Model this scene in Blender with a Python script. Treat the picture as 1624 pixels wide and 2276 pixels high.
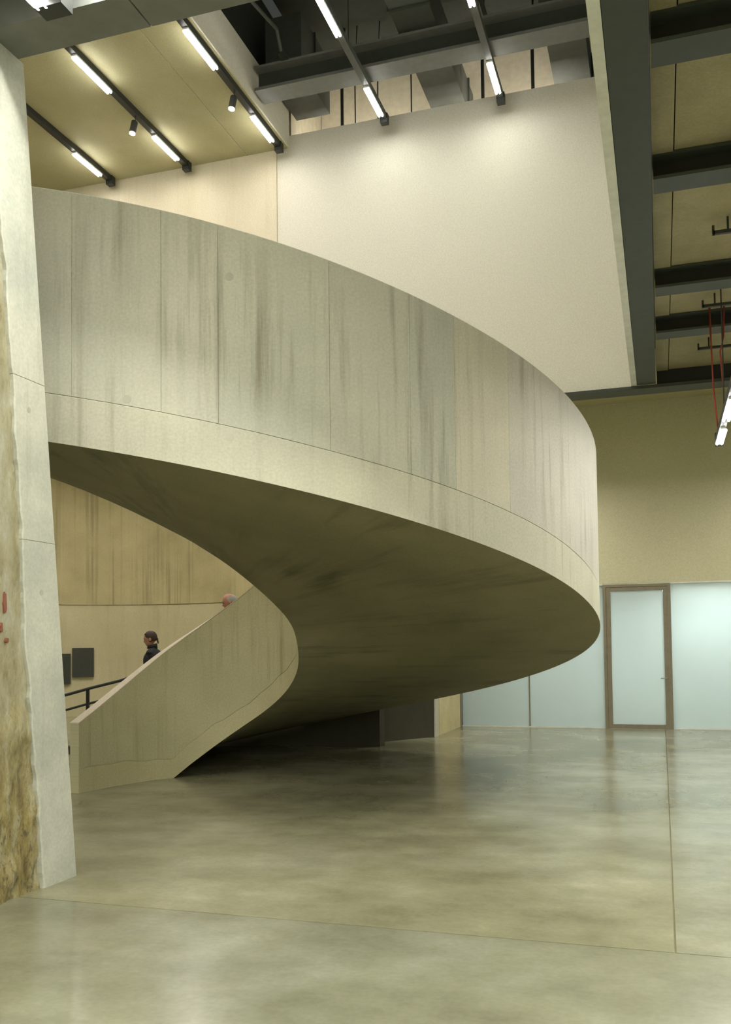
import bpy, bmesh, math, random
from mathutils import Vector, Matrix, noise
random.seed(7)
for o in list(bpy.data.objects):
    bpy.data.objects.remove(o)
scene = bpy.context.scene
C = scene.collection

# ------------------------------------------------------------------ camera
cam = bpy.data.cameras.new('camera')
camo = bpy.data.objects.new('camera', cam); C.objects.link(camo)
cam.sensor_fit = 'VERTICAL'; cam.sensor_height = 36.0; cam.sensor_width = 36.0 * 1624 / 2276
cam.lens = 32.425; cam.shift_y = 0.0923; cam.clip_start = 0.05; cam.clip_end = 200
R_ = Vector((0.9521557618519224, 0.30539713917553246, -0.011488801311955229))
U_ = Vector((0.02425243134058277, -0.038032395188616994, 0.9989821602462614))
F_ = Vector((-0.3046493471948618, 0.9514652512307622, 0.043619387365336))
m = Matrix((R_, U_, -F_)).transposed().to_4x4(); m.translation = Vector((0, 0, 1.65))
camo.matrix_world = m
scene.camera = camo

# ------------------------------------------------------------------ world, exposure
w = bpy.data.worlds.new('world'); scene.world = w; w.use_nodes = True
w.node_tree.nodes['Background'].inputs[0].default_value = (0.9, 0.95, 0.85, 1)
w.node_tree.nodes['Background'].inputs[1].default_value = 0.05
vs = scene.view_settings
vs.view_transform = 'Standard'; vs.look = 'None'; vs.gamma = 1.0; vs.use_curve_mapping = False
vs.exposure = 0.0
WARM = (1.0, 0.93, 0.84); COOL = (0.99, 1.0, 0.905)
P_HIGH = 14.0      # watts of each tube of the high atrium tracks
P_LOW = 44.5      # watts of each tube of the low gallery tracks
P_BACK = 95.0     # added lamps, foyer behind the stair
P_GLASS = 54.0
P_STRIP = 72.0     # recessed strips behind the gallery edge     # room behind the frosted glass
P_PEND = 45.0

# ------------------------------------------------------------------ helpers
def link(o, parent=None):
    C.objects.link(o)
    if parent: o.parent = parent
    return o
def empty(name, loc=(0, 0, 0)):
    o = bpy.data.objects.new(name, None); o.location = loc; o.empty_display_size = 0.2
    return link(o)
def tag(o, label, cat, group=None):
    o['label'] = label; o['category'] = cat
    if group: o['group'] = group
    return o
def struct(o): o['kind'] = 'structure'; return o
def mesh_obj(name, verts, faces, mat, parent=None, smooth=False, uv=None):
    me = bpy.data.meshes.new(name); me.from_pydata([tuple(v) for v in verts], [], faces); me.update()
    if mat: me.materials.append(mat)
    if uv:
        l = me.uv_layers.new(name='UVMap')
        for lo in me.loops: l.data[lo.index].uv = uv[lo.vertex_index]
    if smooth:
        for p in me.polygons: p.use_smooth = True
    o = bpy.data.objects.new(name, me)
    link(o)
    if parent:
        o.parent = parent; o.matrix_parent_inverse = Matrix.Translation(-parent.location)
    return o
class MB:
    def __init__(s): s.v = []; s.f = []
    def box(s, x0, x1, y0, y1, z0, z1):
        n = len(s.v)
        s.v += [(x0,y0,z0),(x1,y0,z0),(x1,y1,z0),(x0,y1,z0),(x0,y0,z1),(x1,y0,z1),(x1,y1,z1),(x0,y1,z1)]
        s.f += [(n,n+3,n+2,n+1),(n+4,n+5,n+6,n+7),(n,n+1,n+5,n+4),(n+1,n+2,n+6,n+5),(n+2,n+3,n+7,n+6),(n+3,n,n+4,n+7)]
        return s
    def tube(s, pts, r, seg=10):
        pts = [Vector(p) for p in pts]; n0 = len(s.v)
        for i, p in enumerate(pts):
            t = (pts[min(i+1, len(pts)-1)] - pts[max(i-1, 0)]).normalized()
            a = t.cross(Vector((0, 0, 1)))
            if a.length < 0.05: a = t.cross(Vector((0, 1, 0)))
            a.normalize(); b = t.cross(a)
            rr = r[i] if isinstance(r, (list, tuple)) else r
            for k in range(seg):
                an = 2*math.pi*k/seg
                s.v.append(p + a*math.cos(an)*rr + b*math.sin(an)*rr)
        for i in range(len(pts)-1):
            for k in range(seg):
                k2 = (k+1) % seg
                s.f.append((n0+i*seg+k, n0+i*seg+k2, n0+(i+1)*seg+k2, n0+(i+1)*seg+k))
        s.f.append(tuple(n0+k for k in range(seg))[::-1])
        s.f.append(tuple(n0+(len(pts)-1)*seg+k for k in range(seg)))
        return s
    def extrude_y(s, prof, y0, y1):   # prof list of (x,z), counter-clockwise
        n = len(s.v); k = len(prof)
        s.v += [(x, y0, z) for x, z in prof] + [(x, y1, z) for x, z in prof]
        s.f += [(n+i, n+(i+1) % k, n+k+(i+1) % k, n+k+i) for i in range(k)]
        s.f += [tuple(n+i for i in range(k))[::-1], tuple(n+k+i for i in range(k))]
        return s
    def extrude_x(s, prof, x0, x1):   # prof list of (y,z)
        n = len(s.v); k = len(prof)
        s.v += [(x0, y, z) for y, z in prof] + [(x1, y, z) for y, z in prof]
        s.f += [(n+i, n+(i+1) % k, n+k+(i+1) % k, n+k+i) for i in range(k)]
        s.f += [tuple(n+i for i in range(k))[::-1], tuple(n+k+i for i in range(k))]
        return s
    def prism(s, poly, z0, z1):
        n = len(s.v); k = len(poly)
        s.v += [(x, y, z0) for x, y in poly] + [(x, y, z1) for x, y in poly]
        s.f += [(n+i, n+(i+1) % k, n+k+(i+1) % k, n+k+i) for i in range(k)]
        s.f += [tuple(n+i for i in range(k))[::-1], tuple(n+k+i for i in range(k))]
        return s
    def build(s, name, mat, parent=None, smooth=False, bevel=0, recalc=True):
        me = bpy.data.meshes.new(name); me.from_pydata([tuple(v) for v in s.v], [], s.f); me.update()
        if recalc or bevel:
            bm = bmesh.new(); bm.from_mesh(me)
            bmesh.ops.recalc_face_normals(bm, faces=bm.faces)
            if bevel: bmesh.ops.bevel(bm, geom=list(bm.edges), offset=bevel, segments=2, affect='EDGES', profile=0.5)
            bm.to_mesh(me); bm.free()
        if mat: me.materials.append(mat)
        if smooth:
            for p in me.polygons: p.use_smooth = True
        o = bpy.data.objects.new(name, me); link(o)
        if parent:
            o.parent = parent; o.matrix_parent_inverse = Matrix.Translation(-parent.location)
        return o
def lamp(name, loc, sx, sy, watts, col, parent=None, rot=(0, 0, 0)):
    l = bpy.data.lights.new(name, 'AREA'); l.shape = 'RECTANGLE'; l.size = sx; l.size_y = sy
    l.energy = watts; l.color = col
    o = bpy.data.objects.new(name, l); o.location = loc; o.rotation_euler = rot; link(o)
    if parent:
        o.parent = parent; o.matrix_parent_inverse = Matrix.Translation(-parent.location)
    return o

# ------------------------------------------------------------------ materials
def new_mat(name):
    mt = bpy.data.materials.new(name); mt.use_nodes = True
    nt = mt.node_tree; b = nt.nodes['Principled BSDF']; return mt, nt, b
def plain(name, col, rough=0.6, metal=0.0, spec=0.5):
    mt, nt, b = new_mat(name)
    n = nt.nodes.new('ShaderNodeTexNoise'); n.inputs['Scale'].default_value = 9.0; n.inputs['Detail'].default_value = 4
    tc = nt.nodes.new('ShaderNodeTexCoord'); nt.links.new(tc.outputs['Object'], n.inputs['Vector'])
    r = nt.nodes.new('ShaderNodeValToRGB')
    r.color_ramp.elements[0].position = 0.3; r.color_ramp.elements[1].position = 0.7
    r.color_ramp.elements[0].color = (*[c*0.9 for c in col], 1); r.color_ramp.elements[1].color = (*[min(1, c*1.08) for c in col], 1)
    nt.links.new(n.outputs['Fac'], r.inputs['Fac']); nt.links.new(r.outputs['Color'], b.inputs['Base Color'])
    b.inputs['Roughness'].default_value = rough; b.inputs['Metallic'].default_value = metal
    b.inputs['Specular IOR Level'].default_value = spec
    return mt
def emit(name, col, s):
    mt, nt, b = new_mat(name)
    b.inputs['Base Color'].default_value = (0.8, 0.8, 0.8, 1)
    b.inputs['Emission Color'].default_value = (*col, 1); b.inputs['Emission Strength'].default_value = s
    return mt
def ramp(nt, src, stops):
    r = nt.nodes.new('ShaderNodeValToRGB'); e = r.color_ramp.elements
    e[0].position, e[0].color = stops[0][0], (*stops[0][1], 1)
    e[1].position, e[1].color = stops[-1][0], (*stops[-1][1], 1)
    for p, c in stops[1:-1]:
        q = e.new(p); q.color = (*c, 1)
    nt.links.new(src, r.inputs['Fac']); return r.outputs['Color']
def nz(nt, vec, scale, mscale=(1, 1, 1), detail=4, rough=0.55, loc=(0, 0, 0)):
    mp = nt.nodes.new('ShaderNodeMapping'); mp.inputs['Scale'].default_value = mscale; mp.inputs['Location'].default_value = loc
    nt.links.new(vec, mp.inputs['Vector'])
    n = nt.nodes.new('ShaderNodeTexNoise'); n.inputs['Scale'].default_value = scale
    n.inputs['Detail'].default_value = detail; n.inputs['Roughness'].default_value = rough
    nt.links.new(mp.outputs['Vector'], n.inputs['Vector']); return n.outputs['Fac']
def mix(nt, a, b, fac, mode='MIX'):
    mx = nt.nodes.new('ShaderNodeMix'); mx.data_type = 'RGBA'; mx.blend_type = mode
    for s, v in ((6, a), (7, b)):
        if isinstance(v, tuple): mx.inputs[s].default_value = (*v, 1)
        else: nt.links.new(v, mx.inputs[s])
    if isinstance(fac, (int, float)): mx.inputs[0].default_value = fac
    else: nt.links.new(fac, mx.inputs[0])
    return mx.outputs[2]
def concrete(name, lo, hi, streak_dark, streak=(9, 9, 0.35), streak_amt=0.6, uv=False, rough=0.7, bump=0.15, blot=0.7, tint=False, spec=0.3):
    """board-marked cast concrete: broad mottling, vertical run streaks, fine grain"""
    mt, nt, b = new_mat(name)
    tc = nt.nodes.new('ShaderNodeTexCoord'); vec = tc.outputs['UV' if uv else 'Object']
    big = nz(nt, vec, blot, detail=6, rough=0.6)
    col = ramp(nt, big, [(0.32, lo), (0.68, hi)])
    st = nz(nt, vec, 1.0, streak, detail=5, rough=0.65)
    gate = nz(nt, vec, 0.9, (1, 1, 0.6), detail=2, loc=(4, 2, 1))
    sm = ramp(nt, st, [(0.50, (0, 0, 0)), (0.68, (1, 1, 1))])
    gm = ramp(nt, gate, [(0.40, (0.15, 0.15, 0.15)), (0.62, (1, 1, 1))])
    mul = nt.nodes.new('ShaderNodeMath'); mul.operation = 'MULTIPLY'
    nt.links.new(sm, mul.inputs[0]); nt.links.new(gm, mul.inputs[1])
    mul2 = nt.nodes.new('ShaderNodeMath'); mul2.operation = 'MULTIPLY'; mul2.inputs[1].default_value = streak_amt
    nt.links.new(mul.outputs[0], mul2.inputs[0])
    col = mix(nt, col, streak_dark, mul2.outputs[0])
    fine = nz(nt, vec, 45.0, detail=3)
    fc = ramp(nt, fine, [(0.3, (0.90, 0.90, 0.90)), (0.7, (1.06, 1.06, 1.06))])
    col = mix(nt, col, fc, 1.0, 'MULTIPLY')
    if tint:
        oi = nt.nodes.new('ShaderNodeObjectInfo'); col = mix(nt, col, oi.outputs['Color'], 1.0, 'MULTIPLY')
    nt.links.new(col, b.inputs['Base Color'])
    b.inputs['Roughness'].default_value = rough; b.inputs['Specular IOR Level'].default_value = spec
    bp = nt.nodes.new('ShaderNodeBump'); bp.inputs['Strength'].default_value = bump; bp.inputs['Distance'].default_value = 0.02
    nt.links.new(st, bp.inputs['Height']); nt.links.new(bp.outputs['Normal'], b.inputs['Normal'])
    return mt

M = {}
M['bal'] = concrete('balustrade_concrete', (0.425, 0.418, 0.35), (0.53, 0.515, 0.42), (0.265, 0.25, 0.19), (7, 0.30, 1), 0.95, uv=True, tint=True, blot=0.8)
M['inner'] = concrete('inner_balustrade_concrete', (0.53, 0.495, 0.315), (0.67, 0.625, 0.41), (0.37, 0.335, 0.19), (9, 0.4, 1), 0.8, uv=True)
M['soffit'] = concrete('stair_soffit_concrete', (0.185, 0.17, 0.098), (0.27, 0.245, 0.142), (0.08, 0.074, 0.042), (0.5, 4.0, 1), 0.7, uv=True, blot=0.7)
M['innerband'] = concrete('inner_band_concrete', (0.555, 0.51, 0.31), (0.69, 0.635, 0.40), (0.42, 0.37, 0.19), (6, 0.7, 1), 0.4, uv=True)
M['coping_lit'] = concrete('lit_coping_concrete', (0.70, 0.61, 0.48), (0.80, 0.70, 0.56), (0.62, 0.53, 0.41), (4, 4, 1), 0.3)  # paler than the cap: light from the high lamps put into the colour
M['cap'] = concrete('parapet_cap_concrete', (0.55, 0.52, 0.42), (0.64, 0.60, 0.48), (0.45, 0.42, 0.33), (4, 4, 1), 0.3)
M['pier'] = concrete('pier_smooth_concrete', (0.38, 0.39, 0.335), (0.55, 0.54, 0.45), (0.30, 0.29, 0.22), (6, 6, 0.5), 0.5, blot=1.6)
M['streaky'] = concrete('streaked_wall_concrete', (0.38, 0.335, 0.175), (0.54, 0.48, 0.27), (0.23, 0.20, 0.095), (9, 9, 0.12), 0.95, blot=0.6)
M['band'] = concrete('band_wall_concrete', (0.46, 0.42, 0.255), (0.58, 0.53, 0.335), (0.36, 0.325, 0.185), (5, 5, 0.4), 0.4, blot=0.6)
M['upper'] = concrete('upper_wall_concrete', (0.66, 0.60, 0.44), (0.76, 0.69, 0.53), (0.55, 0.48, 0.33), (5, 5, 0.3), 0.4, blot=0.5)
M['slab'] = concrete('ceiling_slab_concrete', (0.46, 0.43, 0.25), (0.57, 0.53, 0.325), (0.40, 0.365, 0.20), (1.5, 1.5, 1.5), 0.35, blot=0.7)
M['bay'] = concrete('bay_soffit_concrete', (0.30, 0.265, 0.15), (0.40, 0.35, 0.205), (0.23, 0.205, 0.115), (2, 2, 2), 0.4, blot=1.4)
M['olive'] = concrete('back_wall_plaster', (0.56, 0.535, 0.35), (0.62, 0.59, 0.39), (0.54, 0.51, 0.33), (0.6, 0.6, 2), 0.2, blot=0.35, bump=0.03)
M['stub'] = concrete('stub_wall_concrete', (0.62, 0.53, 0.29), (0.74, 0.64, 0.38), (0.46, 0.38, 0.18), (7, 7, 0.6), 0.7, blot=1.8)
M['under'] = concrete('shaded_understair_concrete', (0.045, 0.042, 0.026), (0.06, 0.055, 0.035), (0.035, 0.032, 0.02), (4, 4, 0.6), 0.4)  # shade under the stair is put into this near-black colour
M['plaster'] = concrete('white_plaster', (0.73, 0.70, 0.595), (0.76, 0.73, 0.62), (0.72, 0.69, 0.585), (0.6, 0.6, 0.6), 0.1, blot=0.25, bump=0.0)
M['plaster_edge'] = plain('plaster_edge', (0.70, 0.70, 0.62), 0.7)
M['void'] = plain('void_wall', (0.55, 0.50, 0.36), 0.8)
M['dark'] = plain('dark_steel', (0.042, 0.050, 0.038), 0.5)
M['black'] = plain('black_steel', (0.014, 0.014, 0.009), 0.6)
M['grey'] = plain('grey_steel_panel', (0.15, 0.155, 0.14), 0.55)
M['duct'] = plain('duct_metal', (0.075, 0.082, 0.07), 0.5)
M['roof'] = plain('roof_void', (0.035, 0.04, 0.03), 0.8)
M['track'] = plain('track_black', (0.02, 0.022, 0.018), 0.5)
M['rod'] = plain('hanger_dark', (0.03, 0.032, 0.026), 0.5)
M['red'] = plain('red_cable', (0.33, 0.05, 0.02), 0.5)
M['notice'] = plain('notice_black', (0.035, 0.038, 0.028), 0.6)
M['rail'] = plain('rail_black', (0.012, 0.012, 0.010), 0.45)
M['bronze'] = plain('bronze_frame', (0.22, 0.19, 0.125), 0.5, 0.0)
M['chrome'] = plain('handle_steel', (0.45, 0.45, 0.42), 0.3, 0.9)
M['hole'] = plain('tie_hole_filler', (0.40, 0.39, 0.31), 0.85)
M['tube'] = emit('lamp_tube', (1.0, 0.98, 0.92), 34.0)
M['lens'] = emit('spot_lens', (1.0, 0.93, 0.82), 9.0)
M['white'] = plain('white_paint', (0.8, 0.82, 0.8), 0.8)

# polished concrete floor
def floor_mat():
    mt, nt, b = new_mat('polished_concrete')
    tc = nt.nodes.new('ShaderNodeTexCoord'); vec = tc.outputs['Object']
    a = nz(nt, vec, 0.55, detail=7, rough=0.66)
    col = ramp(nt, a, [(0.30, (0.175, 0.165, 0.095)), (0.5, (0.272, 0.26, 0.162)), (0.70, (0.385, 0.375, 0.27))])
    s = nz(nt, vec, 1.0, (0.8, 1.25, 1), detail=5, rough=0.6, loc=(3, 1, 0))
    sc = ramp(nt, s, [(0.35, (0.80, 0.80, 0.78)), (0.65, (1.12, 1.12, 1.12))])
    col = mix(nt, col, sc, 1.0, 'MULTIPLY')
    f = nz(nt, vec, 30, detail=3); fc = ramp(nt, f, [(0.3, (0.94, 0.94, 0.94)), (0.7, (1.05, 1.05, 1.05))])
    col = mix(nt, col, fc, 1.0, 'MULTIPLY')
    oi = nt.nodes.new('ShaderNodeObjectInfo'); col = mix(nt, col, oi.outputs['Color'], 1.0, 'MULTIPLY')
    nt.links.new(col, b.inputs['Base Color'])
    rr = nz(nt, vec, 0.5, (1, 1, 1), detail=2)
    mr = nt.nodes.new('ShaderNodeMapRange'); mr.inputs['To Min'].default_value = 0.20; mr.inputs['To Max'].default_value = 0.25
    mr.inputs['From Min'].default_value = 0.3; mr.inputs['From Max'].default_value = 0.7
    nt.links.new(rr, mr.inputs['Value']); nt.links.new(mr.outputs[0], b.inputs['Roughness'])
    b.inputs['IOR'].default_value = 1.55
    return mt
M['floor'] = floor_mat()
M['joint'] = plain('floor_joint', (0.24, 0.215, 0.11), 0.8)

# rough old concrete on the pier
def rough_mat():
    mt, nt, b = new_mat('old_rough_concrete')
    tc = nt.nodes.new('ShaderNodeTexCoord'); vec = tc.outputs['Object']
    a = nz(nt, vec, 4.0, (1, 1.5, 0.6), detail=10, rough=0.74)
    clean = ramp(nt, a, [(0.32, (0.33, 0.28, 0.14)), (0.50, (0.50, 0.46, 0.30)), (0.66, (0.60, 0.585, 0.47))])
    dirty = ramp(nt, a, [(0.30, (0.13, 0.09, 0.03)), (0.48, (0.38, 0.30, 0.11)), (0.66, (0.60, 0.56, 0.37))])
    sep = nt.nodes.new('ShaderNodeSeparateXYZ'); nt.links.new(vec, sep.inputs[0])
    n2 = nz(nt, vec, 2.2, detail=5)
    ad = nt.nodes.new('ShaderNodeMath'); ad.operation = 'MULTIPLY_ADD'; ad.inputs[1].default_value = 1.1
    nt.links.new(n2, ad.inputs[0]); nt.links.new(sep.outputs['Z'], ad.inputs[2])
    fac = ramp(nt, ad.outputs[0], [(0.0, (1, 1, 1)), (1.0, (0, 0, 0))])
    mr = nt.nodes.new('ShaderNodeMapRange'); mr.inputs['From Min'].default_value = 1.35; mr.inputs['From Max'].default_value = 2.1
    mr.inputs['To Min'].default_value = 1.0; mr.inputs['To Max'].default_value = 0.12
    nt.links.new(ad.outputs[0], mr.inputs['Value'])
    col = mix(nt, clean, dirty, mr.outputs[0])
    pits = nz(nt, vec, 17, (1, 1.2, 0.55), detail=8, rough=0.78)
    pm = ramp(nt, pits, [(0.50, (0, 0, 0)), (0.62, (1, 1, 1))])
    mr2 = nt.nodes.new('ShaderNodeMapRange'); mr2.inputs['From Min'].default_value = 1.0; mr2.inputs['From Max'].default_value = 1.8
    mr2.inputs['To Min'].default_value = 0.85; mr2.inputs['To Max'].default_value = 0.16
    nt.links.new(ad.outputs[0], mr2.inputs['Value'])
    mu = nt.nodes.new('ShaderNodeMath'); mu.operation = 'MULTIPLY'
    nt.links.new(pm, mu.inputs[0]); nt.links.new(mr2.outputs[0], mu.inputs[1])
    col = mix(nt, col, (0.10, 0.085, 0.05), mu.outputs[0])
    nt.links.new(col, b.inputs['Base Color']); b.inputs['Roughness'].default_value = 0.85
    bp = nt.nodes.new('ShaderNodeBump'); bp.inputs['Strength'].default_value = 0.9; bp.inputs['Distance'].default_value = 0.03
    nt.links.new(pits, bp.inputs['Height']); nt.links.new(bp.outputs['Normal'], b.inputs['Normal'])
    return mt
M['rough'] = rough_mat()
M['brick'] = plain('old_brick_red', (0.22, 0.08, 0.045), 0.85)

def glass_mat():
    mt, nt, b = new_mat('frosted_glass')
    out = nt.nodes['Material Output']; nt.nodes.remove(b)
    tr = nt.nodes.new('ShaderNodeBsdfTranslucent'); tr.inputs[0].default_value = (0.79, 0.875, 0.87, 1)
    df = nt.nodes.new('ShaderNodeBsdfDiffuse'); df.inputs[0].default_value = (0.72, 0.76, 0.73, 1)
    gl = nt.nodes.new('ShaderNodeBsdfGlossy'); gl.inputs['Roughness'].default_value = 0.25
    n = nt.nodes.new('ShaderNodeTexNoise'); n.inputs['Scale'].default_value = 1.2
    tc = nt.nodes.new('ShaderNodeTexCoord'); nt.links.new(tc.outputs['Object'], n.inputs['Vector'])
    mr = nt.nodes.new('ShaderNodeMapRange'); mr.inputs['To Min'].default_value = 0.28; mr.inputs['To Max'].default_value = 0.36
    nt.links.new(n.outputs['Fac'], mr.inputs['Value'])
    m1 = nt.nodes.new('ShaderNodeMixShader'); nt.links.new(mr.outputs[0], m1.inputs[0])
    nt.links.new(tr.outputs[0], m1.inputs[1]); nt.links.new(df.outputs[0], m1.inputs[2])
    fr = nt.nodes.new('ShaderNodeFresnel'); fr.inputs[0].default_value = 1.45
    m2 = nt.nodes.new('ShaderNodeMixShader'); nt.links.new(fr.outputs[0], m2.inputs[0])
    nt.links.new(m1.outputs[0], m2.inputs[1]); nt.links.new(gl.outputs[0], m2.inputs[2])
    nt.links.new(m2.outputs[0], out.inputs['Surface'])
    return mt
M['glass'] = glass_mat()

# ------------------------------------------------------------------ key levels (metres; X right, Y away, Z up)
ZB = 5.72      # underside of the low steel frame
ZS = 10.67     # underside of the high concrete slab
YW = 15.13     # face of the white wall above
YG = 18.70     # glazed back wall

# ------------------------------------------------------------------ floor
fl = struct(MB().box(-20, 11, -14, 25, -0.30, -0.012).build('floor', M['joint']))
def slab(x0, x1, y0, y1, c):
    o = MB().box(x0, x1, y0, y1, -0.10, 0.0).build('slab', M['floor'], fl); o.color = (*c, 1); return o
slab(-20, 0.026, 5.261, 25, (1, 1, 1)); slab(0.036, 11, 5.261, 25, (1.0, 1.03, 1.12)); slab(-20, 11, -14, 5.251, (0.89, 0.925, 1.01))

# ------------------------------------------------------------------ walls of the setting
struct(MB().box(-6.43, -0.36, YW, YW+0.25, ZB, 10.90).build('wall_back_upper', M['plaster']))
struct(MB().box(-16.0, -6.435, YW-0.02, YW+0.25, ZB, ZS).build('wall_back_concrete', M['upper']))
struct(MB().box(-0.36, -0.275, 5.2, YW+0.25, ZB, 13.0).build('wall_right_upper', M['plaster_edge']))
struct(MB().box(-3.95, 11, YG, YG+0.3, 2.83, 6.45).build('wall_back_lower', M['olive']))
struct(MB().box(-6.25, -0.36, 17.0, 17.2, 9.8, 13.0).build('wall_back_void', M['void']))
# stub wall that carries the glazing, and the wall running in under the stair, coloured dark for its shade
st = struct(empty('wall_stub', (-3.95, 16.41, 0)))
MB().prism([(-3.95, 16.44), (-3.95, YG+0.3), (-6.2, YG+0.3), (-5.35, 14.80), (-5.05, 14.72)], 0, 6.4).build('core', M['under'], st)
MB().box(-3.97, -3.948, 16.41, 16.70, 0.0, 6.4).build('edge_panel', M['cap'], st)
MB().box(-3.97, -3.944, 16.71, 18.56, 0.0, 6.4).build('face_panel', M['stub'], st)
MB().box(-3.97, -3.93, 18.57, 18.66, 0.0, 6.4).build('glazing_channel', M['bronze'], st)
# curved wall of the old tank, lower band set back behind a downstand
def arc_wall(name, cx, cy, r, z0, z1, a0, a1, th, mat, parent=None, n=64):
    v = []; f = []
    for i in range(n+1):
        a = math.radians(a0+(a1-a0)*i/n)
        for rr, z in ((r, z0), (r, z1), (r+th, z1), (r+th, z0)):
            v.append((cx+rr*math.cos(a), cy+rr*math.sin(a), z))
    for i in range(n):
        for k in range(4):
            f.append((4*i+k, 4*i+4+k, 4*i+4+(k+1) % 4, 4*i+(k+1) % 4))
    f += [(0, 1, 2, 3), (4*n+3, 4*n+2, 4*n+1, 4*n)]
    mb = MB(); mb.v = v; mb.f = f
    o = mb.build(name, mat, parent)
    return o
TX, TY = -11.4, 16.86
cw = struct(empty('wall_curved', (TX, TY+3.7, 0)))
arc_wall('upper_lining', TX, TY, 3.70, 2.78, 6.4, 23, 175, 0.45, M['streaky'], cw)
arc_wall('lower_band', TX, TY, 3.73, 0, 2.78, 23, 175, 0.3, M['band'], cw)
# enclosing walls out of the picture
struct(MB().box(-20, 11, -14.3, -14, 0, 6.4).build('wall_front', M['olive']))
struct(MB().box(11, 11.3, -14, 25, 0, 6.4).build('wall_right', M['olive']))
struct(MB().box(-20.3, -20, -14, 25, 0, 13).build('wall_left_far', M['streaky']))
struct(MB().box(-20, 11, 25, 25.3, 0, 13).build('wall_back_far', M['olive']))

# ------------------------------------------------------------------ ceilings
cs = struct(empty('ceiling_slab', (-8, 12, ZS)))
MB().box(-7.0, -6.22, 5.2, YW-0.02, ZS, ZS+0.5).build('slab_panel', M['slab'], cs)
MB().box(-16, -7.02, 5.2, YW-0.02, ZS, ZS+0.5).build('slab_panel', M['slab'], cs)
MB().box(-7.02, -7.0, 5.2, YW-0.02, ZS+0.012, ZS+0.5).build('joint_strip', M['plaster'], cs)
MB().box(-6.22, -6.19, 5.2, YW, ZS+0.02, 11.42).build('fascia', M['plaster'], cs)
struct(MB().box(-6.22, -0.27, 5.0, 17.2, 13.0, 13.2).build('ceiling_void', M['roof']))
struct(MB().box(-20, 11, YW+0.3, 25, 6.4, 6.6).build('ceiling_foyer', M['slab']))
struct(MB().box(-16.2, -16, 5, YW, 6.4, 11.2).build('wall_left_upper', M['upper']))
struct(MB().box(-16, -0.27, 4.99, 5.17, ZB+0.5, 13.0).build('wall_front_upper', M['plaster']))
struct(MB().box(-6.45, -6.40, 5.0, 15.0, ZS+0.5, 13.0).build('wall_left_void', M['roof']))
struct(MB().box(-6.45, -6.26, YW+0.26, 17.2, ZS-0.6, 13.0).build('wall_left_void_end', M['void']))
# right bay soffit
rb = struct(empty('ceiling_bay', (4, 10, 5.95)))
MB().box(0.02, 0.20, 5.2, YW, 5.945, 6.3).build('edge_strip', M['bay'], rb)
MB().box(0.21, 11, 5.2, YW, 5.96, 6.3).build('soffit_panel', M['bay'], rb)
# low gallery soffit over the camera
struct(MB().box(-20, 11, -14, 4.86, ZB+0.30, ZB+0.5).build('ceiling_gallery', M['grey']))
lg = struct(empty('trim_3', (0, 5, ZB)))
for x0, x1 in ((-20, -7.6), (-7.59, -3.085), (-3.075, 1.45), (1.46, 11)):
    MB().box(x0, x1, 4.86, 5.17, ZB, ZB+0.5).build('edge_panel', M['grey'], lg)

# ------------------------------------------------------------------ steel beams
def ibeam_x(name, x0, x1, y, zb, depth, wf, tf=0.03, tw=0.02, mat='dark', matweb='black'):
    """I-beam along X: flanges one mesh part, web another"""
    e = empty(name, ((x0+x1)/2, y, zb))
    MB().box(x0, x1, y-wf/2, y+wf/2, zb, zb+tf).build('bottom_flange', M[mat], e)
    MB().box(x0, x1, y-wf/2, y+wf/2, zb+depth-tf, zb+depth).build('top_flange', M[mat], e)
    MB().box(x0, x1, y-tw/2, y+tw/2, zb+tf, zb+depth-tf).build('web', M[matweb], e)
    return e
G = 'dark cross beams of the right ceiling bay'
names = ['nearest dark cross beam, top right of the bay ceiling', 'second dark cross beam of the right bay, above the first hanging bracket',
         'third dark cross beam of the right bay, below the widest soffit panel', 'fourth dark cross beam, between the two lower hanging brackets']
for yb, lb in zip((6.55, 8.48, 11.08, 12.70), names):
    b = ibeam_x('steel_cross_beam', 0.03, 11, yb, ZB, 0.235, 0.28, matweb='black')
    tag(b, lb, 'beam', G)
b = empty('steel_edge_beam', (5, 15.1, ZB-0.06))
MB().box(-16, 11, YW-0.10, YW+0.28, ZB-0.055, ZB-0.005).build('bottom_flange', M['dark'], b)
MB().box(0.03, 11, YW+0.02, YW+0.06, ZB, 6.4).build('web', M['black'], b)
tag(b, 'long dark steel edge beam along the foot of the white wall and last bay', 'beam')
b = empty('steel_spine_beam', (-0.13, 10, ZB))
MB().box(-0.27, 0.01, 5.2, YW-0.11, ZB, ZB+0.04).build('bottom_flange', M['dark'], b)
MB().box(-0.02, 0.01, 5.2, YW-0.11, ZB+0.04, 6.3).build('web', M['dark'], b)
tag(b, 'dark grey spine beam running into depth right of the white wall', 'beam')
b = empty('steel_trimmer_beam', (-3.3, 13.8, 10.85))
MB().box(-6.15, -0.37, 13.55, 13.95, 10.80, 10.85).build('bottom_flange', M['grey'], b)
MB().box(-6.15, -0.37, 13.55, 13.95, 11.18, 11.22).build('top_flange', M['grey'], b)
MB().box(-6.15, -0.37, 13.72, 13.76, 10.85, 11.18).build('web', M['dark'], b)
tag(b, 'grey steel beam crossing the dark services void above the white wall', 'beam')

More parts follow.
